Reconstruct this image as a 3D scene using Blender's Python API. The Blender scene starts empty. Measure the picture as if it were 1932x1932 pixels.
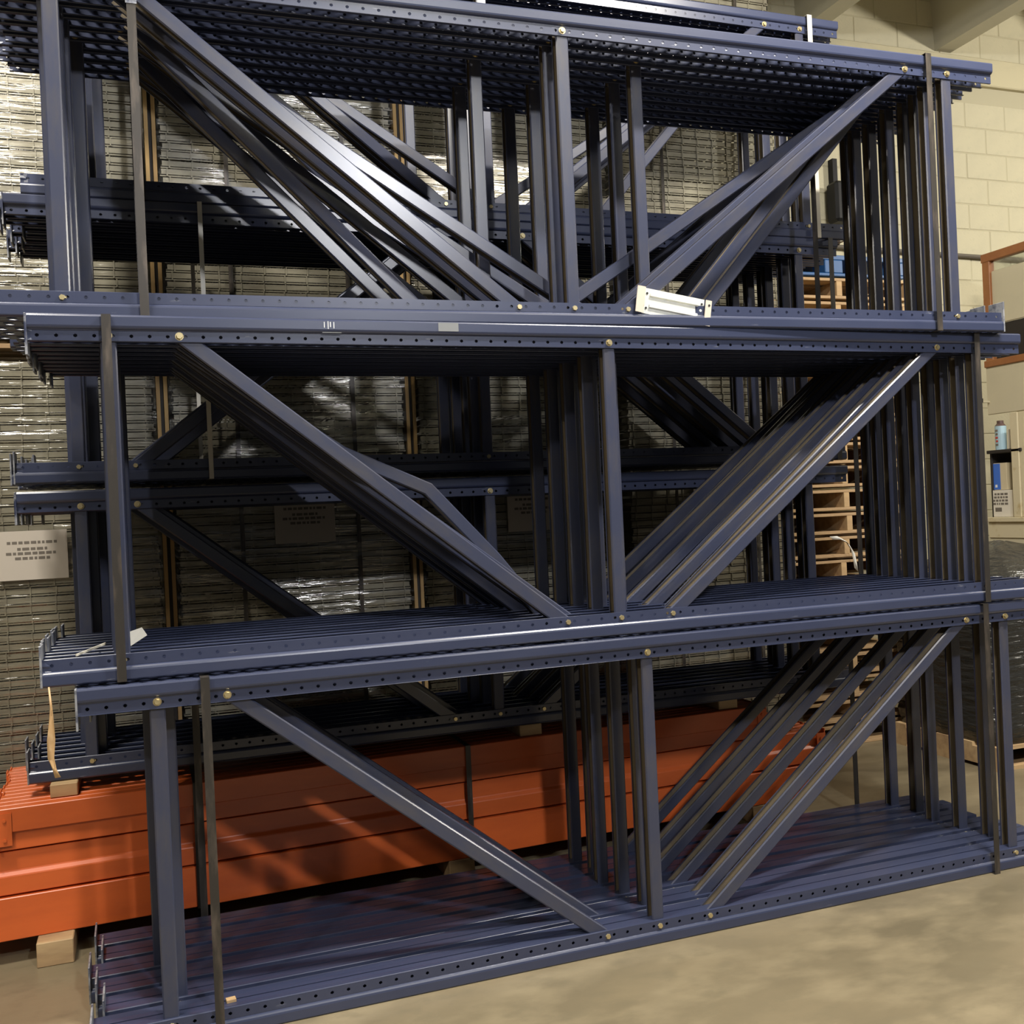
import bpy, bmesh, math, random
from mathutils import Vector, Matrix
random.seed(7)
scn = bpy.context.scene
COL = scn.collection

# ------------------------------------------------------------------ camera
CF, CYAW, CPIT, CROL = 1929.0, 0.344, -0.001, -0.045
CPOS = Vector((0.081, -3.193, 1.521))
fw = Vector((math.sin(CYAW)*math.cos(CPIT), math.cos(CYAW)*math.cos(CPIT), math.sin(CPIT)))
rt = Vector((math.cos(CYAW), -math.sin(CYAW), 0))
up = rt.cross(fw)
r2 = math.cos(CROL)*rt + math.sin(CROL)*up
u2 = -math.sin(CROL)*rt + math.cos(CROL)*up
cam_d = bpy.data.cameras.new('camera'); cam = bpy.data.objects.new('camera', cam_d); COL.objects.link(cam)
cam_d.sensor_width = 36.0; cam_d.lens = 36.0*CF/1932.0; cam_d.clip_end = 100
M = Matrix(((r2.x, u2.x, -fw.x, CPOS.x), (r2.y, u2.y, -fw.y, CPOS.y), (r2.z, u2.z, -fw.z, CPOS.z), (0, 0, 0, 1)))
cam.matrix_world = M
scn.camera = cam

# ------------------------------------------------------------------ world, lamps, exposure
w = bpy.data.worlds.new('warehouse_air'); scn.world = w; w.use_nodes = True
w.node_tree.nodes['Background'].inputs[0].default_value = (0.72, 0.75, 0.80, 1)
w.node_tree.nodes['Background'].inputs[1].default_value = 0.07

def area(name, loc, target, size, size_y, power, col):
    d = bpy.data.lights.new(name, 'AREA'); d.shape = 'RECTANGLE'; d.size = size; d.size_y = size_y
    d.energy = power; d.color = col
    o = bpy.data.objects.new(name, d); COL.objects.link(o); o.location = loc
    o.rotation_euler = (Vector(target)-Vector(loc)).to_track_quat('-Z', 'Y').to_euler()
    return o
WARM = (1.0, 0.94, 0.83)
area('high_bay_lamp', (-0.95, -0.60, 5.0), (-0.7, -0.3, 0), 0.9, 0.16, 125, WARM)
area('high_bay_lamp', (2.95, -1.30, 5.0), (2.9, -0.6, 0), 0.9, 0.16, 200, WARM)
def bulb(name, loc, power, col):
    d = bpy.data.lights.new(name, 'POINT'); d.shadow_soft_size = 0.14; d.energy = power; d.color = col
    o = bpy.data.objects.new(name, d); COL.objects.link(o); o.location = loc
bulb('unseen_bulb', (8.0, -0.8, 4.35), 380, WARM)
bulb('unseen_bulb', (1.9, -5.6, 4.6), 430, (0.95, 0.96, 1.0))
bulb('unseen_bulb', (-3.2, -4.4, 4.6), 240, WARM)  # added fill light, no fixture seen; brightens left decks and orange beams

vs = scn.view_settings
vs.view_transform = 'Standard'; vs.look = 'None'; vs.exposure = 0.68; vs.gamma = 1.0; vs.use_curve_mapping = False

# ------------------------------------------------------------------ materials
MATS = {}
def mat(name, col, rough=0.5, metal=0.0, noise=None, bump=None, spec=0.5):
    """noise = (scale xyz, colour, low, high); bump = (scale xyz, strength, distance)"""
    m = bpy.data.materials.new(name); m.use_nodes = True; nt = m.node_tree; N = nt.nodes; L = nt.links
    p = N['Principled BSDF']
    p.inputs['Base Color'].default_value = (*col, 1); p.inputs['Roughness'].default_value = rough
    p.inputs['Metallic'].default_value = metal; p.inputs['Specular IOR Level'].default_value = spec
    tc = N.new('ShaderNodeTexCoord')
    if noise:
        prev = None
        for (sc, c2, lo, hi) in noise:
            mp = N.new('ShaderNodeMapping'); mp.inputs['Scale'].default_value = sc
            nz = N.new('ShaderNodeTexNoise'); nz.inputs['Scale'].default_value = 1; nz.inputs['Detail'].default_value = 6
            nz.inputs['Roughness'].default_value = 0.6
            cr = N.new('ShaderNodeValToRGB'); cr.color_ramp.elements[0].position = lo; cr.color_ramp.elements[1].position = hi
            mx = N.new('ShaderNodeMix'); mx.data_type = 'RGBA'
            L.new(tc.outputs['Object'], mp.inputs[0]); L.new(mp.outputs[0], nz.inputs['Vector'])
            L.new(nz.outputs[0], cr.inputs[0]); L.new(cr.outputs[0], mx.inputs[0])
            if prev: L.new(prev, mx.inputs[6])
            else: mx.inputs[6].default_value = (*col, 1)
            mx.inputs[7].default_value = (*c2, 1)
            prev = mx.outputs[2]
        L.new(prev, p.inputs['Base Color'])
    if bump:
        sc, st, di = bump
        mp = N.new('ShaderNodeMapping'); mp.inputs['Scale'].default_value = sc
        nz = N.new('ShaderNodeTexNoise'); nz.inputs['Scale'].default_value = 1; nz.inputs['Detail'].default_value = 5
        b = N.new('ShaderNodeBump'); b.inputs['Strength'].default_value = st; b.inputs['Distance'].default_value = di
        L.new(tc.outputs['Object'], mp.inputs[0]); L.new(mp.outputs[0], nz.inputs['Vector'])
        L.new(nz.outputs[0], b.inputs['Height']); L.new(b.outputs[0], p.inputs['Normal'])
    MATS[name] = m
    return m

NAVY = (0.031, 0.039, 0.080)
mat('navy_paint', NAVY, 0.30, noise=[((3, 14, 14), (0.038, 0.046, 0.088), 0.4, 0.7), ((9, 40, 40), (0.20, 0.21, 0.25), 0.68, 0.80)], spec=0.6)
mat('navy_brace', (0.036, 0.042, 0.076), 0.28, noise=[((14, 14, 4), (0.062, 0.060, 0.070), 0.45, 0.7), ((30, 30, 8), (0.22, 0.21, 0.21), 0.69, 0.80)], spec=0.6)
mat('olive_inside', (0.15, 0.12, 0.080), 0.45, noise=[((10, 10, 3), (0.060, 0.055, 0.060), 0.50, 0.66)])  # blotched olive-brown for the inner faces of posts and braces
mat('plate_scuffed', (0.30, 0.31, 0.34), 0.4, 0.3, noise=[((20, 20, 20), NAVY, 0.45, 0.6)])
mat('zinc_bolt', (0.62, 0.52, 0.30), 0.32, 0.8)
mat('steel_strap', (0.045, 0.040, 0.036), 0.38, 0.4, noise=[((30, 30, 6), (0.11, 0.09, 0.075), 0.5, 0.7)])
mat('pale_strap', (0.55, 0.52, 0.45), 0.4)
mat('galvanized', (0.62, 0.64, 0.62), 0.45, 0.35, noise=[((18, 18, 18), (0.74, 0.74, 0.68), 0.45, 0.6)])
mat('galv_rust', (0.55, 0.49, 0.42), 0.55, 0.2, noise=[((25, 25, 25), (0.30, 0.16, 0.09), 0.60, 0.70)])
mat('black_hole', (0.01, 0.01, 0.012), 0.8)
mat('orange_paint', (0.62, 0.120, 0.026), 0.36, noise=[((2, 8, 8), (0.52, 0.095, 0.022), 0.45, 0.7)])
mat('deck_wire', (0.27, 0.25, 0.19), 0.45, 0.2, noise=[((8, 8, 30), (0.20, 0.18, 0.135), 0.45, 0.65)])
mat('pallet_wood', (0.42, 0.28, 0.14), 0.75, noise=[((3, 20, 20), (0.30, 0.19, 0.10), 0.4, 0.65), ((1.5, 6, 6), (0.52, 0.37, 0.20), 0.5, 0.7)])
mat('post_wood', (0.46, 0.30, 0.12), 0.7, noise=[((20, 20, 2), (0.34, 0.21, 0.09), 0.4, 0.65)])
mat('brown_wood', (0.33, 0.135, 0.045), 0.5, noise=[((20, 3, 3), (0.25, 0.09, 0.03), 0.4, 0.65)])
mat('block_paint', (0.50, 0.46, 0.325), 0.8, noise=[((1.3, 1.3, 1.3), (0.43, 0.40, 0.29), 0.42, 0.68), ((14, 14, 14), (0.45, 0.42, 0.30), 0.55, 0.75)], bump=((60, 60, 60), 0.35, 0.004))
mat('mortar_paint', (0.42, 0.385, 0.27), 0.9)
mat('tie_beam_concrete', (0.50, 0.45, 0.30), 0.85, noise=[((2, 2, 6), (0.40, 0.37, 0.26), 0.45, 0.7)], bump=((20, 20, 20), 0.4, 0.006))
mat('tee_concrete', (0.50, 0.47, 0.36), 0.8, noise=[((1, 1, 3), (0.42, 0.40, 0.31), 0.45, 0.7)])
mat('panel_beige', (0.56, 0.51, 0.37), 0.55, noise=[((2, 2, 2), (0.50, 0.46, 0.34), 0.5, 0.8)])
mat('bench_cream', (0.62, 0.55, 0.38), 0.6, noise=[((8, 8, 8), (0.48, 0.38, 0.20), 0.58, 0.7)])
mat('dark_wood_and_shade', (0.02, 0.016, 0.014), 0.7)  # near-black: dark boards, plus the painted shade in the bench gap
mat('conduit', (0.10, 0.085, 0.065), 0.6)
mat('paper', (0.55, 0.50, 0.44), 0.7)
mat('print_grey', (0.16, 0.14, 0.12), 0.7)
mat('carton_white', (0.72, 0.68, 0.60), 0.65)
mat('carton_tan', (0.60, 0.52, 0.36), 0.65)
mat('carton_blue', (0.05, 0.16, 0.62), 0.5)
mat('can_blue', (0.36, 0.52, 0.62), 0.35)
mat('can_red', (0.45, 0.06, 0.05), 0.4)
mat('can_dark', (0.10, 0.06, 0.055), 0.4)
mat('blue_plastic', (0.02, 0.075, 0.20), 0.4)
mat('black_plastic', (0.010, 0.010, 0.011), 0.5, spec=0.2)
mat('white_plastic', (0.70, 0.68, 0.62), 0.35)
mat('kraft_tape', (0.42, 0.26, 0.12), 0.5, noise=[((30, 30, 12), (0.58, 0.42, 0.25), 0.5, 0.7)])
mat('label_white', (0.80, 0.80, 0.80), 0.5)
mat('bottle_clear', (0.62, 0.58, 0.46), 0.2)

# floor: stained polished concrete
def floor_mat():
    m = mat('concrete_floor', (0.205, 0.166, 0.104), 0.34,
            noise=[((0.55, 1.1, 1), (0.12, 0.10, 0.064), 0.40, 0.68), ((2.4, 4.5, 1), (0.23, 0.19, 0.122), 0.46, 0.70),
                   ((7, 11, 1), (0.15, 0.125, 0.08), 0.52, 0.72)], bump=((9, 9, 9), 0.10, 0.01))
    return m
floor_mat()

def film_mat(name, tint, gloss_lo, gloss_hi, sc):
    m = bpy.data.materials.new(name); m.use_nodes = True; nt = m.node_tree; N = nt.nodes; L = nt.links
    N.remove(N['Principled BSDF']); out = N['Material Output']
    tr = N.new('ShaderNodeBsdfTransparent'); tr.inputs[0].default_value = (*tint, 1)
    gl = N.new('ShaderNodeBsdfGlossy'); gl.inputs['Roughness'].default_value = 0.16; gl.inputs[0].default_value = (0.95, 0.93, 0.90, 1)
    mx = N.new('ShaderNodeMixShader'); tc = N.new('ShaderNodeTexCoord'); mp = N.new('ShaderNodeMapping')
    mp.inputs['Scale'].default_value = sc; mp.inputs['Rotation'].default_value = (0, 0.05, 0)
    nz = N.new('ShaderNodeTexNoise'); nz.inputs['Scale'].default_value = 1; nz.inputs['Detail'].default_value = 4
    b = N.new('ShaderNodeBump'); b.inputs['Strength'].default_value = 1.0; b.inputs['Distance'].default_value = 0.02
    mr = N.new('ShaderNodeMapRange'); mr.inputs[1].default_value = 0.4; mr.inputs[2].default_value = 0.7
    mr.inputs[3].default_value = gloss_lo; mr.inputs[4].default_value = gloss_hi
    L.new(tc.outputs['Object'], mp.inputs[0]); L.new(mp.outputs[0], nz.inputs['Vector'])
    L.new(nz.outputs[0], b.inputs['Height']); L.new(b.outputs[0], gl.inputs['Normal'])
    L.new(nz.outputs[0], mr.inputs[0]); L.new(mr.outputs[0], mx.inputs[0])
    L.new(tr.outputs[0], mx.inputs[1]); L.new(gl.outputs[0], mx.inputs[2]); L.new(mx.outputs[0], out.inputs[0])
    MATS[name] = m
film_mat('stretch_film', (0.95, 0.95, 0.94), 0.02, 0.16, (1.6, 1.6, 26))
film_mat('acrylic_pane', (0.80, 0.82, 0.80), 0.10, 0.25, (3, 3, 3))
mat('black_film', (0.022, 0.022, 0.021), 0.22, bump=((5, 5, 26), 1.0, 0.03))

# ------------------------------------------------------------------ mesh helpers
class MB:
    def __init__(s): s.v = []; s.f = []; s.m = []; s.names = []
    def mi(s, name):
        if name not in s.names: s.names.append(name)
        return s.names.index(name)
    def add(s, verts, faces, mname):
        k = len(s.v); i = s.mi(mname)
        s.v += [tuple(p) for p in verts]; s.f += [tuple(k+a for a in f) for f in faces]; s.m += [i]*len(faces)
        return s
    def box(s, x0, x1, y0, y1, z0, z1, mname):
        return s.add([(x0,y0,z0),(x1,y0,z0),(x1,y1,z0),(x0,y1,z0),(x0,y0,z1),(x1,y0,z1),(x1,y1,z1),(x0,y1,z1)],
              [(0,3,2,1),(4,5,6,7),(0,1,5,4),(1,2,6,5),(2,3,7,6),(3,0,4,7)], mname)
    def cyl(s, c, axis, r, h, mname, n=12, r1=None):
        c = Vector(c); a = Vector(axis).normalized(); b = a.orthogonal().normalized(); d = a.cross(b); r1 = r if r1 is None else r1
        vs = []
        for k, (rr, hh) in enumerate(((r, 0), (r1, h))):
            for i in range(n):
                t = 2*math.pi*i/n; vs.append(c + a*hh + (b*math.cos(t)+d*math.sin(t))*rr)
        fs = [(i, (i+1) % n, n+(i+1) % n, n+i) for i in range(n)] + [tuple(range(n-1, -1, -1)), tuple(range(n, 2*n))]
        return s.add(vs, fs, mname)
    def prism(s, prof, p0, p1, mname):
        """closed (y,z) profile swept along x from p0 to p1"""
        n = len(prof)
        vs = [(p0, y, z) for y, z in prof] + [(p1, y, z) for y, z in prof]
        fs = [(i, (i+1) % n, n+(i+1) % n, n+i) for i in range(n)] + [tuple(range(n-1, -1, -1)), tuple(range(n, 2*n))]
        return s.add(vs, fs, mname)
    def mesh(s, name, smooth=False, bevel=0):
        me = bpy.data.meshes.new(name); me.from_pydata(s.v, [], s.f)
        for nme in s.names: me.materials.append(MATS[nme])
        bm = bmesh.new(); bm.from_mesh(me)
        for f, i in zip(bm.faces, s.m): f.material_index = i; f.smooth = smooth
        if bevel:
            bmesh.ops.bevel(bm, geom=[e for e in bm.edges if e.is_manifold and e.calc_face_angle(0) > 0.6], offset=bevel, segments=1, affect='EDGES')
        bmesh.ops.recalc_face_normals(bm, faces=bm.faces)
        bm.to_mesh(me); bm.free()
        return me

def link(name, me, parent=None, loc=(0,0,0), rot=(0,0,0)):
    o = bpy.data.objects.new(name, me); COL.objects.link(o); o.location = loc; o.rotation_euler = rot
    if parent: o.parent = parent
    return o
def thing(name, label, cat, loc=(0,0,0), rot=(0,0,0), group=None, me=None):
    o = link(name, me, None, loc, rot); o['label'] = label; o['category'] = cat
    if group: o['group'] = group
    return o
def struct(name, me, parent=None, loc=(0,0,0), label=None):
    o = link(name, me, parent, loc)
    if not parent: o['kind'] = 'structure'
    if label: o['label'] = label
    return o

# ------------------------------------------------------------------ setting: floor, wall, ceiling
WALL_Y = 3.2
struct('floor', MB().box(-9, 12, -9, 3.4, -0.2, 0, 'concrete_floor').mesh('floor'), label='stained tan concrete floor with worn dark patches')
wall = struct('wall_back', MB().box(-9, 12, WALL_Y, WALL_Y+0.2, 0, 5.9, 'mortar_paint').mesh('wall_back'), label='cream painted concrete block wall')
blk = [MB().box(0.004, 0.402, -0.003-0.0012*k, 0.02, 0.004, 0.199, 'block_paint').mesh('block', bevel=0.004) for k in range(3)]
half = MB().box(0.004, 0.199, -0.004, 0.02, 0.004, 0.199, 'block_paint').mesh('half_block', bevel=0.004)
ZC0 = 4.20-0.2032*20
for c in range(23):
    z = ZC0+0.2032*c
    if z+0.2 > 4.74: break
    x = 4.10+(0.2032 if c % 2 else 0.0)
    while x < 8.4:
        link('block', blk[random.randrange(3)], wall, (x, WALL_Y, z)); x += 0.4064
for c in range(3):
    for k in range(12):
        x = 4.08+k*0.4064+(0.2 if c % 2 else 0)
        zz = 4.962+c*0.2032
        link('block', blk[(k+c) % 3], wall, (x, WALL_Y, zz))
struct('trim_1', MB().box(-9, 12, WALL_Y-0.045, WALL_Y+0.02, 4.735, 4.955, 'tie_beam_concrete').mesh('tie_beam', bevel=0.008), label='rough concrete tie beam along the top of the block wall')
struct('ceiling', MB().box(-9, 12, -9, 3.4, 5.62, 5.8, 'tee_concrete').mesh('ceiling'), label='flat underside of the concrete double tee roof')
stem_prof = [(-0.075, 0), (0.075, 0), (0.10, 0.45), (0.17, 0.64), (-0.17, 0.64), (-0.10, 0.45)]
mb = MB(); n = len(stem_prof)
mb.add([(x, -9, z) for x, z in stem_prof]+[(x, WALL_Y+0.02, z) for x, z in stem_prof],
       [(i, (i+1) % n, n+(i+1) % n, n+i) for i in range(n)]+[tuple(range(n-1, -1, -1)), tuple(range(n, 2*n))], 'tee_concrete')
stem = mb.mesh('stem')
k = 2
for x in (4.86, 6.14, 7.42, 3.58, 2.30, 1.02, -0.26):
    struct('trim_%d' % k, stem, loc=(x, 0, 4.98), label='concrete roof tee stem running out from the block wall'); k += 1
struct('trim_%d' % k, MB().cyl((4.3, WALL_Y-0.03, 3.40), (1, 0, -0.015), 0.017, 2.75, 'conduit', 10).mesh('conduit'), label='thin dark conduit running along the block wall')

# ------------------------------------------------------------------ rack frame parts
FL, FH, CH = 3.658, 1.067, 0.076
XL, XDT, XDB, XM = 0.215, 0.414, 1.629, 1.828
PITCH = 0.0508
def sheet_cells(bm, o, ex, ey, n, wid, hole, teardrop=False):
    """n cells of PITCH along ex, width wid along ey, an octagonal hole in each"""
    for k in range(n):
        base = o + ex*(PITCH*k)
        hx, hy = PITCH/2, wid/2
        outer = [(-hx,-hy),(0,-hy),(hx,-hy),(hx,0),(hx,hy),(0,hy),(-hx,hy),(-hx,0)]
        inner = []
        for (a, b) in outer:
            t = math.atan2(b, a)
            if teardrop:
                rr = hole*(1.2 if abs(math.cos(t)) > 0.9 and math.cos(t) > 0 else 1.0)
                inner.append((math.cos(t)*rr, math.sin(t)*hole*0.85))
            else: inner.append((math.cos(math.pi*0+t)*hole, math.sin(t)*hole))
        vo = [bm.verts.new(base+ex*(hx+a)+ey*(hy+b)) for a, b in outer]
        vi = [bm.verts.new(base+ex*(hx+a)+ey*(hy+b)) for a, b in inner]
        for i in range(8):
            j = (i+1) % 8
            bm.faces.new((vo[i], vo[j], vi[j], vi[i]))
COLM = {}
def column_mesh(wd):
    if wd in COLM: return COLM[wd]
    bm = bmesh.new(); n = 72; X = Vector((1,0,0)); Y = Vector((0,1,0)); Z = Vector((0,0,1))
    def q(a, b, x0=0, x1=FL):
        bm.faces.new([bm.verts.new(p) for p in ((x0,a[0],a[1]),(x1,a[0],a[1]),(x1,b[0],b[1]),(x0,b[0],b[1]))])
    ch, ins, z1, z2 = 0.005, 0.012, 0.034, 0.043
    # outer face: flat centre and two perforated rows
    rw = 0.0295
    q((ch, 0), (0.008, 0)); q((wd-0.008, 0), (wd-ch, 0))
    sheet_cells(bm, Vector((0, 0.008, 0)), X, Y, n, rw, 0.0145, True)
    sheet_cells(bm, Vector((0, wd-0.008-rw, 0)), X, Y, n, rw, 0.0145, True)
    q((0.008+rw, 0), (wd-0.008-rw, 0))
    for s in (0, 1):
        f = (lambda y: y) if not s else (lambda y: wd-y)
        pr = [(ch, 0), (0.002, 0.0016), (0, ch), (0, 0.031), (0.0015, 0.036), (0.005, 0.040), (ins, z2)]
        for a, b in zip(pr, pr[1:]): q((f(a[0]), a[1]), (f(b[0]), b[1]))
        sheet_cells(bm, Vector((0, f(ins), z2)), X, Z, n, CH-z2, 0.0055)
        q((f(ins), CH), (f(ins+(0.007 if wd < 0.1 else 0.049)), CH))
    bmesh.ops.remove_doubles(bm, verts=bm.verts, dist=0.0002)
    bmesh.ops.recalc_face_normals(bm, faces=bm.faces)
    bmesh.ops.solidify(bm, geom=bm.faces[:], thickness=0.002)
    me = bpy.data.meshes.new('column'); bm.to_mesh(me); bm.free(); me.materials.append(MATS['navy_paint'])
    COLM[wd] = me
    return me
BRM = {}
BW, BD = 0.045, 0.044
def brace_mesh(L, kink=None):
    key = (round(L, 3), kink)
    if key in BRM: return BRM[key]
    # lipped channel, open towards -x, web at +x; front flange at y=0
    t = 0.002; w2 = BW/2
    c = 0.004
    prof = [(-w2, 0.006), (-w2, c), (-w2+c, 0), (w2-c, 0), (w2, c), (w2, BD), (-w2, BD), (-w2, BD-0.006)]
    inn = [(-w2+t, 0.006), (-w2+t, c), (-w2+c, t), (w2-c, t), (w2-t, c), (w2-t, BD-t), (-w2+t, BD-t), (-w2+t, BD-0.006)]
    st = [(0, 0), (L, 0)] if not kink else [(0, 0), (L*(kink[0]-0.22), kink[1]*0.55), (L*kink[0], kink[1]), (L*(kink[0]+0.2), kink[1]*0.35), (L, 0)]
    mb = MB(); nv = 16
    vs = []
    for (z, dx) in st:
        vs += [(x+dx, y, z) for x, y in prof] + [(x+dx, y, z) for x, y in inn]
    fo = []; fi = []
    for k in range(len(st)-1):
        a, b = k*nv, (k+1)*nv
        for i in range(7):
            fo.append((a+i, a+i+1, b+i+1, b+i)); fi.append((a+8+i, b+8+i, b+9+i, a+9+i))
        fo.append((a+0, b+0, b+8, a+8)); fo.append((a+7, a+15, b+15, b+7))
    e = (len(st)-1)*nv
    for i in range(7):
        fo.append((i, 8+i, 9+i, i+1)); fo.append((e+i, e+i+1, e+9+i, e+8+i))
    mb.add(vs, fo, 'navy_brace'); k0 = len(mb.v)
    i2 = mb.mi('olive_inside'); mb.f += fi; mb.m += [i2]*len(fi)
    me = bpy.data.meshes.new('brace'); me.from_pydata(mb.v, [], mb.f)
    for nme in mb.names: me.materials.append(MATS[nme])
    me.polygons.foreach_set('material_index', mb.m)
    BRM[key] = me
    return me
mb = MB().cyl((0, 0, 0), (0, -1, 0), 0.0125, 0.0015, 'zinc_bolt', 12).cyl((0, -0.0015, 0), (0, -1, 0), 0.0098, 0.007, 'zinc_bolt', 6, 0.0085)
bolt_me = mb.mesh('bolt')
plate_me = {}
def base_plate_mesh(wd):
    if wd not in plate_me:
        plate_me[wd] = MB().box(-0.006, 0.0, -0.001, wd+0.002, -0.002, 0.118, 'plate_scuffed').mesh('base_plate', bevel=0.001)
    return plate_me[wd]
def rack_frame(label, group, loc, rz=0.0, xm=None, flip=False, plates='L', wd=CH, kink=None, low_only=False):
    """one upright frame lying on its long edge: two columns, end and middle posts, two diagonals"""
    t = thing('rack_frame', label, 'rack frame', loc, (0, 0, rz), group)
    cm = column_mesh(wd)
    link('column', cm, t)
    link('column', cm, t, (0, wd, FH), (math.pi, 0, 0))
    mdx = XM if xm is None else xm
    yb = (wd-BD)/2 if wd < 0.1 else 0.020
    for x in (XL, mdx, FL-XL):
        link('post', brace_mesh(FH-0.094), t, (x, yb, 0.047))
        for z in (0.058, FH-0.058): link('bolt', bolt_me, t, (x, 0.0125, z))
    zt, zb = (FH-0.052, 0.052)
    if flip: zt, zb = zb, zt
    for (xt, xb) in ((XDT, mdx-0.2), (FL-XDT, mdx+0.2)):
        if flip: pb, pt = Vector((xt, 0, zt)), Vector((xb, 0, zb))
        else: pb, pt = Vector((xb, 0, zb)), Vector((xt, 0, zt))
        d = pt-pb; ang = math.atan2(d.x, d.z)
        kk = kink if (kink and xt == XDT) else None
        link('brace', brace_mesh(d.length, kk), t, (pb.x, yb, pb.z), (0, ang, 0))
        for p in (pb, pt): link('bolt', bolt_me, t, (p.x, 0.0125, 0.058 if p.z < 0.5 else FH-0.058))
    if plates:
        pm = base_plate_mesh(wd)
        for z, rx, y in ((0, 0, 0), (FH, math.pi, wd))[:1 if low_only else 2]:
            if plates == 'L': link('base_plate', pm, t, (0, y, z), (rx, 0, 0))
            else: link('base_plate', pm, t, (FL+0.006, y, z), (rx, 0, 0))
    return t

ORD = ['front', 'second', 'third', 'fourth', 'fifth', 'sixth', 'seventh', 'eighth', 'ninth', 'tenth']
def bundle(desc, loc, rz, n, pitch, cfg=None, **kw):
    made = []
    for k in range(n):
        c = dict(kw)
        if cfg and k in cfg: c.update(cfg[k])
        dx = c.pop('dx', 0.0); dy = c.pop('dy', 0.0)
        ca, sa = math.cos(rz), math.sin(rz)
        lx, ly = dx, k*pitch+dy
        p = (loc[0]+ca*lx-sa*ly, loc[1]+sa*lx+ca*ly, loc[2])
        lab = ('navy steel rack frame, frontmost of %s' if k == 0 else 'navy steel rack frame, '+ORD[k]+' from the front in %s') % desc
        fr = rack_frame(lab, 'rack frames in '+desc, p, rz, **c)
        made.append(fr)
    return made
ASYM, ASYMR = XL+1.363, XL+1.965
ZC, ZB, ZA = 0.0, 1.078, 2.146
bundle('the top bundle of the front row', (-0.336, 0.05, ZA), -0.024, 9, 0.079,
       {1: dict(dx=-0.02), 2: dict(xm=ASYMR), 3: dict(xm=ASYM, dx=0.01), 4: dict(xm=ASYMR, dx=-0.015), 5: dict(dx=0.04), 6: dict(xm=ASYM, dx=0.02), 7: dict(xm=ASYMR), 8: dict(dx=0.02)}, plates='R', low_only=True)
mid_front = bundle('the middle bundle of the front row', (-0.215, 0.0, ZB), 0.0, 9, 0.083,
       {1: dict(dx=-0.005, xm=XM+0.05), 2: dict(dx=-0.01, kink=(0.40, 0.12)), 3: dict(xm=XM+0.045), 4: dict(dx=-0.012), 5: dict(xm=XM+0.05), 6: dict(dx=-0.01), 7: dict(dx=-0.006, xm=XM+0.06), 8: dict(dx=0.01, xm=XM-0.03)}, plates='L')
bundle('the bottom bundle of the front row', (-0.125, -0.028, ZC), 0.010, 6, 0.134,
       {1: dict(dx=0.03), 2: dict(dx=0.005), 3: dict(dx=-0.02), 4: dict(dx=0.015), 5: dict(dx=-0.01)}, plates='L', wd=0.128)
Z3, Z2, Z1 = 0.602, 1.700, 2.768
bundle('the lowest bundle of the rear row', (-0.36, 0.93, Z3), 0.0, 7, 0.083, {1: dict(dx=0.03), 3: dict(dx=-0.03), 5: dict(dx=0.05)}, plates='L')
bundle('the middle bundle of the rear row', (-0.36, 0.93, Z2), 0.0, 8, 0.083, {1: dict(dx=-0.02), 2: dict(dx=0.05), 4: dict(dx=0.03), 6: dict(dx=-0.04)}, plates='L', flip=True)
top_rear = bundle('the highest bundle of the rear row', (-0.30, 0.93, Z1), 0.0, 7, 0.083, {1: dict(dx=0.02), 2: dict(xm=ASYMR), 3: dict(dx=-0.04), 4: dict(xm=ASYM), 5: dict(dx=0.05)}, plates=None)

# marks on the front faces
mat('tape_residue', (0.17, 0.18, 0.19), 0.55)
tp = link('tape_residue', MB().box(0, 0.068, -0.0008, -0.0002, 0, 0.028, 'tape_residue').mesh('tape_residue'), mid_front[0], (1.215, 0, FH-0.031)); tp['label'] = 'greyish patch of tape residue'
mb = MB()
for q, (x, w2, z, h) in enumerate(((0, 0.002, 0.010, 0.018), (0.012, 0.002, 0.006, 0.024), (0.019, 0.0025, 0.012, 0.016), (0.030, 0.002, 0.008, 0.020), (-0.006, 0.060, -0.006, 0.002))):
    mb.box(x, x+w2, -0.0008, -0.0002, z, z+h, 'label_white' if q < 4 else 'tape_residue')
sc = link('scratch_marks', mb.mesh('scratch_marks'), mid_front[0], (0.845, 0, FH-0.036)); sc['label'] = 'white scratches on the blue paint'
# straps round the bundles
def strap(label, x, y0, y1, z0, z1, m='steel_strap', wdt=0.026, rz=0.0, tilt=0.0, cat='strap', seal=False):
    t = 0.0016; mb = MB()
    mb.box(-wdt/2, wdt/2, y0-t-0.001, y0-0.001, z0-t, z1+t, m); mb.box(-wdt/2, wdt/2, y1+0.001, y1+t+0.001, z0-t, z1+t, m)
    mb.box(-wdt/2, wdt/2, y0-t, y1+t, z1+0.0005, z1+t+0.0005, m); mb.box(-wdt/2, wdt/2, y0-t, y1+t, z0-t-0.0005, z0-0.0005, m)
    if seal: mb.box(-wdt/2-0.003, wdt/2+0.003, y0-t-0.003, y0-0.0005, z1-0.135, z1-0.085, 'plate_scuffed')
    return thing('steel_strap', label, cat, (x, 0, 0), (0, tilt, rz), 'bundle straps', mb.mesh('steel_strap'))
strap('dark steel strap round the left end of the top front bundle', 0.105, 0.030, 0.765, ZA-0.001, ZA+FH+0.001, seal=True)
strap('grey steel strap round the right end of the top front bundle', 3.00, -0.040, 0.70, ZA-0.001, ZA+FH+0.001)
strap('dark steel strap round the left end of the middle front bundle', -0.003, -0.012, 0.745, ZB, ZB+FH-0.002)
strap('grey steel strap round the right end of the middle front bundle', 3.205, -0.012, 0.745, ZB, ZB+FH-0.002)
strap('dark steel strap round the left end of the bottom front bundle', 0.225, -0.04, 0.80, 0.002, FH+0.002)
strap('dark steel strap round the right end of the bottom front bundle', 3.19, -0.012, 0.83, 0.002, FH+0.002)
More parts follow.
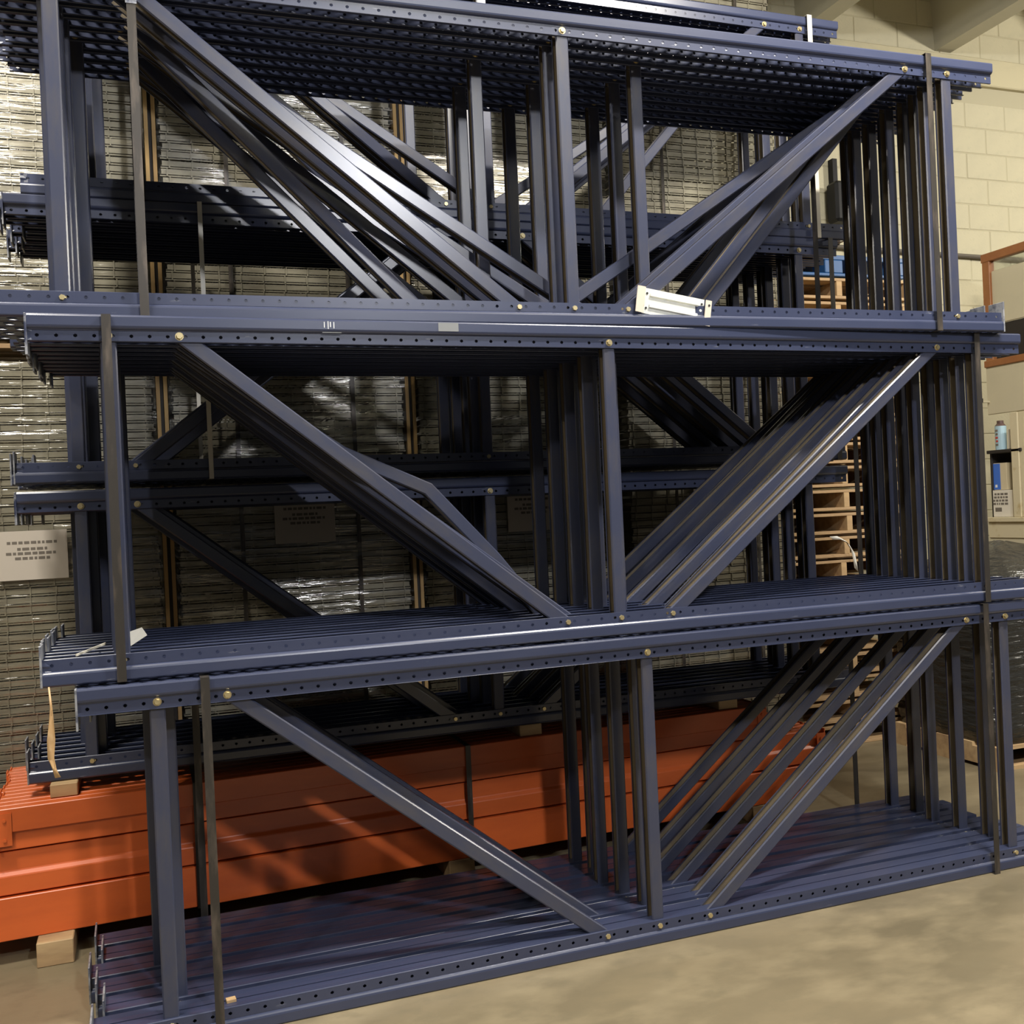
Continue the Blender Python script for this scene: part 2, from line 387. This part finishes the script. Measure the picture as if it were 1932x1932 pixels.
strap('pale strap round the right end of the highest rear bundle', 3.18, 0.915, 1.52, Z1, Z1+FH, 'pale_strap')
strap('pale thin strap round the left part of the second rear bundle', 0.328, 0.915, 1.60, Z2, Z2+FH, 'pale_strap', 0.017)
strap('dark strap round the right end of the second rear bundle', 3.244, 0.915, 1.60, Z2, Z2+FH)
strap('dark strap round the left end of the highest rear bundle', 0.12, 0.915, 1.52, Z1, Z1+FH)

# ------------------------------------------------------------------ galvanised row spacer resting in the top front bundle
def row_spacer():
    t = thing('row_spacer', 'galvanized steel row spacer lying tilted on the top front bundle', 'row spacer', (1.858, 0.010, ZA+0.030), (0, 0.155, -0.01))
    L2 = 0.148
    mb = MB()
    mb.box(-L2+0.03, L2-0.025, -0.004, -0.001, 0, 0.086, 'galvanized')
    for z in (0.018, 0.058): mb.prism([(-0.004, z), (-0.010, z+0.004), (-0.010, z+0.012), (-0.004, z+0.016)], -L2+0.055, L2-0.05, 'galvanized')
    mb.box(-L2+0.03, L2-0.025, -0.004, 0.022, -0.002, 0.0, 'galvanized'); mb.box(-L2+0.03, L2-0.025, -0.004, 0.022, 0.086, 0.088, 'galvanized')
    link('body', mb.mesh('row_spacer_body'), t)
    link('end_flange', MB().box(-L2, -L2+0.032, -0.009, -0.006, -0.003, 0.089, 'galv_rust').mesh('end_flange'), t, (0, 0, 0), (0, 0, 0.05))
    link('end_flange', MB().box(L2-0.024, L2, -0.014, -0.011, -0.006, 0.086, 'galv_rust').mesh('end_flange'), t)
    hm = MB().cyl((0, 0, 0), (0, -1, 0), 0.0042, 0.001, 'black_hole', 10).mesh('bolt_hole')
    for x, y, z in ((-L2+0.012, -0.010, 0.018), (-L2+0.012, -0.010, 0.07), (-L2+0.044, -0.005, 0.018), (-L2+0.044, -0.005, 0.07), (L2-0.035, -0.005, 0.016), (L2-0.035, -0.005, 0.07), (L2-0.010, -0.0145, 0.068)):
        link('bolt_hole', hm, t, (x, y, z))
row_spacer()

# ------------------------------------------------------------------ orange beams under the rear row
def beam_meshes(L):
    h, wd, s = 0.150, 0.051, 0.012
    lip_top = [(s, 0), (wd, 0), (wd, h), (0, h), (0, h-0.085), (s, h-0.085)]
    lip_low = [(0, 0), (wd, 0), (wd, h), (s, h), (s, h-0.07), (0, h-0.085)]
    flat = [(0, 0), (wd, 0), (wd, h), (0.002, h)]
    return [MB().prism(p, 0, L, 'orange_paint').mesh('beam_tube', bevel=0.0025) for p in (lip_top, lip_low, flat)]
mb = MB().box(-0.005, 0.0, -0.002, 0.050, -0.004, 0.154, 'orange_paint').box(-0.005, 0.045, -0.004, -0.001, 0.02, 0.135, 'orange_paint')
for z in (0.04, 0.11): mb.cyl((0.022, -0.004, z), (0, -1, 0), 0.006, 0.004, 'orange_paint', 8)
conn_l = mb.mesh('end_connector')
mb = MB().box(0.0, 0.005, -0.002, 0.050, -0.004, 0.154, 'orange_paint').box(-0.045, 0.005, -0.004, -0.001, 0.02, 0.135, 'orange_paint')
for z in (0.04, 0.11): mb.cyl((-0.022, -0.004, z), (0, -1, 0), 0.006, 0.004, 'orange_paint', 8)
conn_r = mb.mesh('end_connector')
ORZ = [0.087, 0.244, 0.401]
spec = [(2, -0.60, 3.62, 'bottom'), (1, -0.58, 3.72, 'middle'), (0, -0.455, 3.25, 'top')]
ORX, ORY, ORR = -0.45, 0.815, 0.045
for lay, (pi, xs, LL, nm) in enumerate(spec):
    bmz = beam_meshes(LL)
    for k in range(13):
        j = random.uniform(-0.012, 0.012) if k else 0
        lx, ly = xs-ORX+j, 0.054*k+(0.012 if lay == 1 else 0)
        ca, sa = math.cos(ORR), math.sin(ORR)
        p = (ORX+ca*lx-sa*ly, ORY+sa*lx+ca*ly, ORZ[lay])
        lab = 'orange step beam, front one of the %s layer under the rear bundles' % nm if k == 0 else 'orange step beam behind the front one in the %s layer' % nm
        t = thing('pallet_rack_beam', lab, 'rack beam', p, (0, 0, ORR), 'orange beams, %s layer' % nm)
        link('tube', bmz[pi], t); link('end_connector', conn_l, t); link('end_connector', conn_r, t, (LL, 0, 0))
strap('black strap round the left part of the orange beams', 0.215, 0.838, 1.535, 0.085, 0.553, wdt=0.022)
strap('black strap round the middle of the orange beams', 1.30, 0.885, 1.58, 0.085, 0.553, wdt=0.022)

def timber(label, x0, x1, y0, y1, z0, z1, m='pallet_wood', name='timber_block', rz=0):
    cx, cy = (x0+x1)/2, (y0+y1)/2
    me = MB().box(x0-cx, x1-cx, y0-cy, y1-cy, 0, z1-z0, m).mesh(name, bevel=0.003)
    return thing(name, label, 'wood block', (cx, cy, z0), (0, 0, rz), None, me)
timber('short timber between the orange beams and left end of the rear bundle', -0.288, -0.195, 0.885, 1.50, 0.5525, 0.6005)
timber('timber under the rear bundle beside the middle strap', 1.55, 1.65, 0.93, 1.50, 0.5525, 0.6005)
timber('timber spacer under the right part of the lowest rear bundle', 2.55, 2.65, 0.97, 1.52, 0.5525, 0.6005)
timber('pale pallet timber on the floor under left end of orange beams', -0.342, -0.222, 0.745, 1.55, 0.0, 0.086)
timber('timber bearer on the floor under middle of orange beams', 1.2, 1.31, 0.89, 1.6, 0.0, 0.086)
timber('timber bearer on the floor under right end of orange beams', 2.70, 2.82, 0.96, 1.7, 0.0, 0.086)

# ------------------------------------------------------------------ wrapped pallet loads of wire decks
DW, DD, DPT = 1.09, 1.06, 0.040
def deck_mesh(seed):
    r = random.Random(seed); mb = MB(); m = 'deck_wire'
    mb.box(0, DW, 0, 0.006, 0.010, 0.034, m); mb.box(0, DW, 0.002, 0.008, 0.0, 0.006, m)
    mb.box(0, DW, DD-0.006, DD, 0.006, 0.034, m); mb.box(0, 0.006, 0, DD, 0.012, 0.034, m); mb.box(DW-0.006, DW, 0, DD, 0.012, 0.034, m)
    for k in range(11):
        x = 0.035+k*(DW-0.07)/10+r.uniform(-0.004, 0.004)
        mb.box(x-0.003, x+0.003, -0.004, 0.002, 0.0, 0.036, m); mb.box(x-0.003, x+0.003, -0.004, DD, 0.034, 0.038, m)
    return mb.mesh('wire_deck')
decks = [deck_mesh(i) for i in range(4)]
mb = MB()
for x in (0, 0.53, 1.03): mb.box(x, x+0.09, 0, DD, 0.02, 0.10, 'pallet_wood')
for k in range(7): mb.box(0, DW, k*0.16, k*0.16+0.10, 0.10, 0.12, 'pallet_wood')
for k in range(3): mb.box(0, DW, k*0.47, k*0.47+0.10, 0.0, 0.02, 'pallet_wood')
load_pallet = mb.mesh('pallet', bevel=0)
def film_mesh(h, seed):
    r = random.Random(seed); mb = MB(); e = 0.012
    def sheet(o, a, b, na, nb, nrm):
        o, a, b, nrm = Vector(o), Vector(a), Vector(b), Vector(nrm)
        vs = []
        for j in range(nb+1):
            for i in range(na+1):
                d = 0 if i in (0, na) else r.uniform(-0.004, 0.006)
                vs.append(o+a*(i/na)+b*(j/nb)+nrm*d)
        fs = [(j*(na+1)+i, j*(na+1)+i+1, (j+1)*(na+1)+i+1, (j+1)*(na+1)+i) for j in range(nb) for i in range(na)]
        mb.add(vs, fs, 'stretch_film')
    nb = max(8, int(h/0.06))
    sheet((-e, -e-0.006, 0), (DW+2*e, 0, 0), (0, 0, h), 16, nb, (0, -1, 0))
    sheet((-e, DD+e, 0), (DW+2*e, 0, 0), (0, 0, h), 4, 6, (0, 1, 0))
    sheet((-e, -e-0.006, 0), (0, DD+2*e+0.006, 0), (0, 0, h), 8, nb, (-1, 0, 0))
    sheet((DW+e, -e-0.006, 0), (0, DD+2*e+0.006, 0), (0, 0, h), 8, nb, (1, 0, 0))
    return mb.mesh('stretch_film', smooth=True)
def pallet_label(x0, x1, z0, z1, parent):
    lb = link('paper_label', MB().box(x0, x1, -0.0245, -0.0235, z0, z1, 'paper').mesh('paper_label'), parent)
    cx = (x0+x1)/2; h = z1-z0; mb = MB(); r = random.Random(3)
    for q, (wd, f) in enumerate(((0.20, 0.76), (0.12, 0.63), (0.21, 0.54), (0.14, 0.44))):
        x = cx-wd/2
        while x < cx+wd/2-0.01:
            ww = r.uniform(0.010, 0.028); mb.box(x, min(x+ww, cx+wd/2), -0.0252, -0.0246, z0+h*f-0.006, z0+h*f+0.006, 'print_grey'); x += ww+0.006
    link('printed_lines', mb.mesh('printed_lines'), lb)
SX = [-0.955, 0.215, 1.385, 2.54]
names = ['at the left edge', 'second from the left', 'third from the left', 'at the right end']
DY = 1.765
for i, x0 in enumerate(SX):
    for lev, (z0, nd) in enumerate(((0.0, 54), (2.335, 50))):
        t = thing('wrapped_pallet_load', 'film-wrapped %s pallet load of stacked wire decks, %s' % (('lower', 'upper')[lev], names[i]), 'pallet load', (x0, DY, z0), (0, 0, 0), 'wrapped wire deck loads')
        if i == 3: t.scale = (0.92, 1, 1)
        link('pallet', load_pallet, t)
        for k in range(nd):
            link('wire_deck', decks[k % 4], t, (random.uniform(-0.006, 0.006), random.uniform(-0.004, 0.006), 0.121+k*DPT))
        link('stretch_film', film_mesh(nd*DPT+0.02, i*2+lev), t, (0, 0, 0.11))
        if lev == 0:
            px = {0: 0.42, 1: 0.44, 2: 0.44, 3: 0.40}[i]
            pallet_label(px, px+0.285, 1.315+0.10*(i > 0), 1.53+0.10*(i > 0), t)
        bx = MB().box(0.28, 0.30, -0.021, -0.020, 0.1, 0.125+nd*DPT, 'steel_strap').mesh('band')
        link('band', bx, t); link('band', bx, t, (0.55, 0, 0))
for x, lab in ((0.150, 'narrow wooden post between the two leftmost wrapped loads'), (1.320, 'narrow wooden post between the second and third wrapped loads'), (2.509, None)):
    if lab:
        me = MB().box(0, 0.017, 0, 0.09, 0, 4.45, 'post_wood').box(0.033, 0.050, 0, 0.09, 0, 4.45, 'post_wood').box(0.017, 0.033, 0.012, 0.09, 0, 4.45, 'dark_wood_and_shade').mesh('wooden_post')
        thing('wooden_post', lab, 'post', (x, DY-0.01, 0), (0, 0, 0), None, me)

# ------------------------------------------------------------------ stack of empty pallets, right
pb_top = MB().box(0, 1.05, 0, 0.12, 0, 0.018, 'pallet_wood').mesh('board', bevel=0.002)
pb_str = MB().box(0, 0.04, 0, 1.05, 0, 0.09, 'pallet_wood').mesh('stringer', bevel=0.002)
NTH = 'first second third fourth fifth sixth seventh eighth ninth tenth eleventh twelfth thirteenth fourteenth fifteenth sixteenth seventeenth eighteenth nineteenth twentieth'.split()
for k in range(20):
    nm = 'bottom one of the stack' if k == 0 else ('topmost wooden one of the stack' if k == 19 else NTH[k]+' from the bottom of the stack')
    t = thing('wooden_pallet', 'empty wooden pallet behind the frames, '+nm, 'pallet', (3.60+random.uniform(-0.02, 0.02), 2.02+random.uniform(-0.02, 0.02), k*0.1435), (0, 0, random.uniform(-0.012, 0.012)), 'empty wooden pallets')
    for x in (0, 0.505, 1.01): link('stringer', pb_str, t, (x, 0, 0.018))
    for q in range(6): link('board', pb_top, t, (0, q*0.186, 0.108))
    for q in range(3): link('board', pb_top, t, (0, q*0.465, 0))
mb = MB()
mb.box(0, 1.05, 0, 1.05, 0.10, 0.13, 'blue_plastic'); mb.box(0, 1.05, 0, 1.05, 0, 0.02, 'blue_plastic')
for x in (0, 0.45, 0.92):
    for y in (0, 0.46, 0.92): mb.box(x, x+0.13, y, y+0.13, 0.02, 0.10, 'blue_plastic')
thing('plastic_pallet', 'blue plastic pallet on top of the wooden pallet stack', 'pallet', (3.60, 2.02, 20*0.1435), (0, 0, 0), None, mb.mesh('plastic_pallet', bevel=0.004))
# loose plastic strip caught on the pallets
mb = MB(); pts = [(0, 0, 0), (0.04, -0.02, 0.0), (0.09, -0.03, -0.03), (0.13, -0.03, -0.09), (0.15, -0.02, -0.15), (0.16, -0.015, -0.20)]
vs = []
for (x, y, z) in pts: vs += [(x, y, z), (x+0.022, y-0.004, z-0.022), (x, y+0.003, z), (x+0.022, y-0.001, z-0.022)]
fs = []
for k in range(len(pts)-1):
    a, b = 4*k, 4*k+4; fs += [(a, a+1, b+1, b), (a+2, b+2, b+3, a+3), (a, b, b+2, a+2), (a+1, a+3, b+3, b+1)]
fs += [(0, 2, 3, 1), (4*len(pts)-4, 4*len(pts)-3, 4*len(pts)-1, 4*len(pts)-2)]
mb.add(vs, fs, 'white_plastic')
thing('plastic_strip', 'white plastic strip hanging from the wooden pallet stack', 'plastic strip', (3.98, 2.0, 1.28), (0, 0, 0), None, mb.mesh('plastic_strip', smooth=True))

# black box hanging on the wall
t = thing('wall_speaker', 'black box with rounded bottom hanging on the block wall behind frames', 'speaker', (4.94, 3.02, 3.54))
link('cabinet', MB().box(0, 0.20, 0, 0.13, 0, 0.30, 'black_plastic').mesh('cabinet', bevel=0.02), t)
link('bracket', MB().box(0.07, 0.11, 0.12, 0.175, 0.10, 0.50, 'black_plastic').mesh('bracket'), t)

# ------------------------------------------------------------------ black wrapped load at the right
t = thing('black_wrapped_load', 'pallet load under black stretch film with a peaked top, right edge', 'pallet load', (4.33, 1.12, 0))
mb = MB()
for x in (0, 0.43, 0.86): mb.box(x, x+0.09, 0, 0.80, 0.02, 0.11, 'pallet_wood')
for k in range(5): mb.box(0, 0.95, k*0.175, k*0.175+0.10, 0.11, 0.13, 'pallet_wood')
for k in range(3): mb.box(0, 0.95, k*0.35, k*0.35+0.10, 0, 0.02, 'pallet_wood')
link('pallet', mb.mesh('pallet'), t)
mb = MB(); r = random.Random(5); ring = []
nx = 24
def rr(u):  # rounded square path
    a = 2*math.pi*u; c, s = math.cos(a), math.sin(a); k = max(abs(c), abs(s))**0.85
    return Vector((0.475+0.475*c/k, 0.40+0.40*s/k, 0))
levels = [(0.132, 0.98)]+[(0.132+0.09*j, 0.97+0.03*(j % 2)) for j in range(1, 10)]+[(1.035, 0.98), (1.06, 0.9), (1.13, 0.62), (1.19, 0.30), (1.215, 0.08)]
vs = []
for z, s in levels:
    for i in range(nx):
        p = rr(i/nx); c = Vector((0.475, 0.40, 0)); q = c+(p-c)*s; vs.append((q.x+r.uniform(-0.006, 0.006), q.y+r.uniform(-0.006, 0.006), z+r.uniform(-0.006, 0.006)))
fs = [(j*nx+i, j*nx+(i+1) % nx, (j+1)*nx+(i+1) % nx, (j+1)*nx+i) for j in range(len(levels)-1) for i in range(nx)]
fs += [tuple(range(nx-1, -1, -1)), tuple(range((len(levels)-1)*nx, len(levels)*nx))]
mb.add(vs, fs, 'black_film'); link('stretch_film', mb.mesh('black_film', smooth=True), t)

# ------------------------------------------------------------------ storage bench at the right
BX = 6.0
t = thing('storage_bench', 'cream wooden storage bench with shelves, panels and brown top frame', 'storage bench', (BX, 2.05, 0))
def part(name, x0, x1, y0, y1, z0, z1, m, bev=0.004): return link(name, MB().box(x0, x1, y0, y1, z0, z1, m).mesh(name, bevel=bev), t)
Y1 = 0.72   # far end (towards the wall), local y
part('post', 0, 0.05, Y1-0.085, Y1-0.015, 2.45, 3.235, 'brown_wood')
part('top_rail', -0.005, 0.055, -0.6, Y1-0.01, 3.20, 3.262, 'brown_wood')
part('middle_rail', -0.005, 0.055, -0.6, Y1, 2.425, 2.475, 'brown_wood')
part('panel', 0.02, 0.04, -0.6, Y1-0.06, 2.735, 3.125, 'panel_beige')
part('lower_panel', 0.01, 0.03, -0.6, Y1, 2.075, 2.43, 'panel_beige')
part('shelf_back', 0.28, 0.30, 0.30, Y1, 1.812, 2.43, 'panel_beige')
part('clear_panel', 0.025, 0.032, -0.6, Y1-0.06, 3.125, 3.20, 'acrylic_pane')
part('post', 0, 0.07, 0.44, 0.51, 1.313, 2.07, 'bench_cream')
part('side_board', 0.01, 0.03, -0.6, 0.44, 1.313, 2.07, 'bench_cream')
part('shelf', 0.0, 0.5, 0.42, Y1+0.02, 1.785, 1.81, 'dark_wood_and_shade')
part('back_board', 0.5, 0.52, -0.6, Y1+0.03, 0.10, 2.45, 'dark_wood_and_shade')
part('shade_board', 0.03, 0.05, -0.6, Y1-0.09, 2.476, 2.733, 'dark_wood_and_shade')  # shadow between panel and middle rail, put in as a near-black board
part('end_board', 0.04, 0.5, Y1+0.01, Y1+0.03, 1.31, 1.79, 'dark_wood_and_shade')
part('worktop', -0.02, 0.52, -0.6, Y1+0.04, 1.278, 1.313, 'bench_cream')
part('apron', 0.0, 0.03, -0.6, Y1+0.03, 1.16, 1.277, 'bench_cream')
part('side_panel', 0.01, 0.03, -0.6, Y1+0.03, 0.0, 1.16, 'panel_beige')
link('hook', MB().cyl((0, Y1-0.03, 2.17), (-1, 0, 0), 0.008, 0.07, 'panel_beige', 8).cyl((-0.07, Y1-0.03, 2.165), (0, 0, 1), 0.010, 0.03, 'black_plastic', 8).mesh('hook'), t)
# things on it
t = thing('spray_can', 'pale blue spray can with dark cap on the upper shelf', 'spray can', (6.06, 2.705, 1.811))
link('can', MB().cyl((0, 0, 0), (0, 0, 1), 0.040, 0.175, 'can_blue', 18).cyl((0, 0, 0.175), (0, 0, 1), 0.040, 0.018, 'can_dark', 18, 0.026).mesh('can', smooth=False), t)
link('cap', MB().cyl((0, 0, 0.193), (0, 0, 1), 0.024, 0.022, 'can_dark', 14).mesh('cap'), t)
mb = MB()
for k in range(5): mb.box(-0.0415, -0.0395, -0.012, 0.010-0.004*(k % 2), 0.03+k*0.026, 0.045+k*0.026, 'can_red' if k in (1, 2) else 'print_grey')
link('print', mb.mesh('print'), t)
thing('carton', 'small white carton beside the spray can', 'carton', (6.05, 2.55, 1.811), (0, 0, 0), None, MB().box(0, 0.12, 0, 0.085, 0, 0.145, 'carton_white').mesh('carton', bevel=0.002))
for k, (y, lab) in enumerate(((2.60, 'left one of two clear bottles behind the small white carton'), (2.52, 'right one of two clear bottles behind the small white carton'))):
    thing('bottle', lab, 'bottle', (6.24, y, 1.811), (0, 0, 0), 'clear bottles', MB().cyl((0, 0, 0), (0, 0, 1), 0.03, 0.17, 'bottle_clear', 14).cyl((0, 0, 0.17), (0, 0, 1), 0.03, 0.05, 'bottle_clear', 14, 0.012).cyl((0, 0, 0.22), (0, 0, 1), 0.014, 0.03, 'white_plastic', 12).mesh('bottle'))
t = thing('carton', 'white carton with printed side on the worktop', 'carton', (6.03, 2.585, 1.314))
link('box', MB().box(0, 0.22, 0, 0.19, 0, 0.198, 'carton_white').mesh('box', bevel=0.002), t)
mb = MB(); r = random.Random(2)
for j in range(4):
    y = 0.05
    while y < 0.17: ww = r.uniform(0.01, 0.03); mb.box(-0.0012, -0.0004, y, y+ww, 0.09+j*0.024, 0.105+j*0.024, 'print_grey'); y += ww+0.008
mb.box(-0.0012, -0.0004, 0.11, 0.17, 0.04, 0.07, 'print_grey')
link('print', mb.mesh('print'), t)
t = thing('carton', 'blue and tan carton stacked on the white printed carton', 'carton', (6.05, 2.655, 1.5135))
link('box', MB().box(0, 0.16, 0, 0.125, 0, 0.20, 'carton_tan').mesh('box', bevel=0.003), t)
link('blue_side', MB().box(-0.0015, -0.0003, 0.06, 0.124, 0.004, 0.196, 'carton_blue').mesh('blue_side'), t)
link('ring_mark', MB().box(-0.0026, -0.0016, 0.09, 0.11, 0.02, 0.04, 'label_white').mesh('ring_mark'), t)

# ------------------------------------------------------------------ small loose things
def ribbon(pts, wd, m, th=0.0015):
    mb = MB(); vs = []
    for (x, y, z, ww, tw) in pts:
        c = Vector((x, y, z)); d = Vector((math.cos(tw), math.sin(tw), 0))*ww*wd/2; nrm = Vector((-math.sin(tw), math.cos(tw), 0))*th
        vs += [c-d, c+d, c+d+nrm, c-d+nrm]
    fs = []
    for k in range(len(pts)-1):
        a, b = 4*k, 4*k+4
        fs += [(a+i, a+(i+1) % 4, b+(i+1) % 4, b+i) for i in range(4)]
    fs += [(3, 2, 1, 0), tuple(4*len(pts)-4+i for i in range(4))]
    mb.add(vs, fs, m); return mb
me = ribbon([(0, 0, 0, 0.2, 0), (0.004, 0.001, -0.06, 0.3, 0.5), (0.003, 0, -0.10, 0.9, 1.0), (0.0, 0, -0.15, 1.0, 0.3), (-0.003, 0, -0.20, 0.8, -0.2), (0.006, 0, -0.235, 0.5, 0.6), (0.013, 0, -0.258, 0.7, 0.2)], 0.022, 'kraft_tape').mesh('tape_strip', smooth=True)
thing('tape_strip', 'twisted brown tape strip hanging below middle bundle at the left', 'tape strip', (-0.197, -0.022, 1.082), (0, 0, 0), None, me)
me = MB().prism([(-0.002, 0), (0.002, 0), (0.002, 0.006), (-0.002, 0.006)], 0, 0.125, 'pale_strap').mesh('cord_piece')
thing('cord_piece', 'frayed pale cord lying on left end of middle bundle', 'cord', (-0.125, 0.02, 1.158), (0, -0.14, 0.9), None, me)
me = MB().add([(0, 0, 0), (0.05, 0.0, 0.03), (0.035, 0.004, 0.055), (0.0, 0.002, 0.045), (0, 0.006, 0), (0.05, 0.006, 0.03), (0.035, 0.010, 0.055), (0.0, 0.008, 0.045)],
              [(0, 1, 2, 3), (7, 6, 5, 4), (0, 4, 5, 1), (1, 5, 6, 2), (2, 6, 7, 3), (3, 7, 4, 0)], 'white_plastic').mesh('paper_scrap')
thing('paper_scrap', 'cream paper scrap standing behind left post of middle bundle', 'paper scrap', (0.02, 0.22, 1.153), (0, 0, 0), None, me)
thing('wood_chip', 'small tan wood chip on the bottom bundle beside left strap', 'wood chip', (0.262, 0.03, 0.0765), (0, 0, 0.1), None, MB().box(-0.014, 0.014, -0.012, 0.012, 0, 0.008, 'pallet_wood').mesh('wood_chip'))
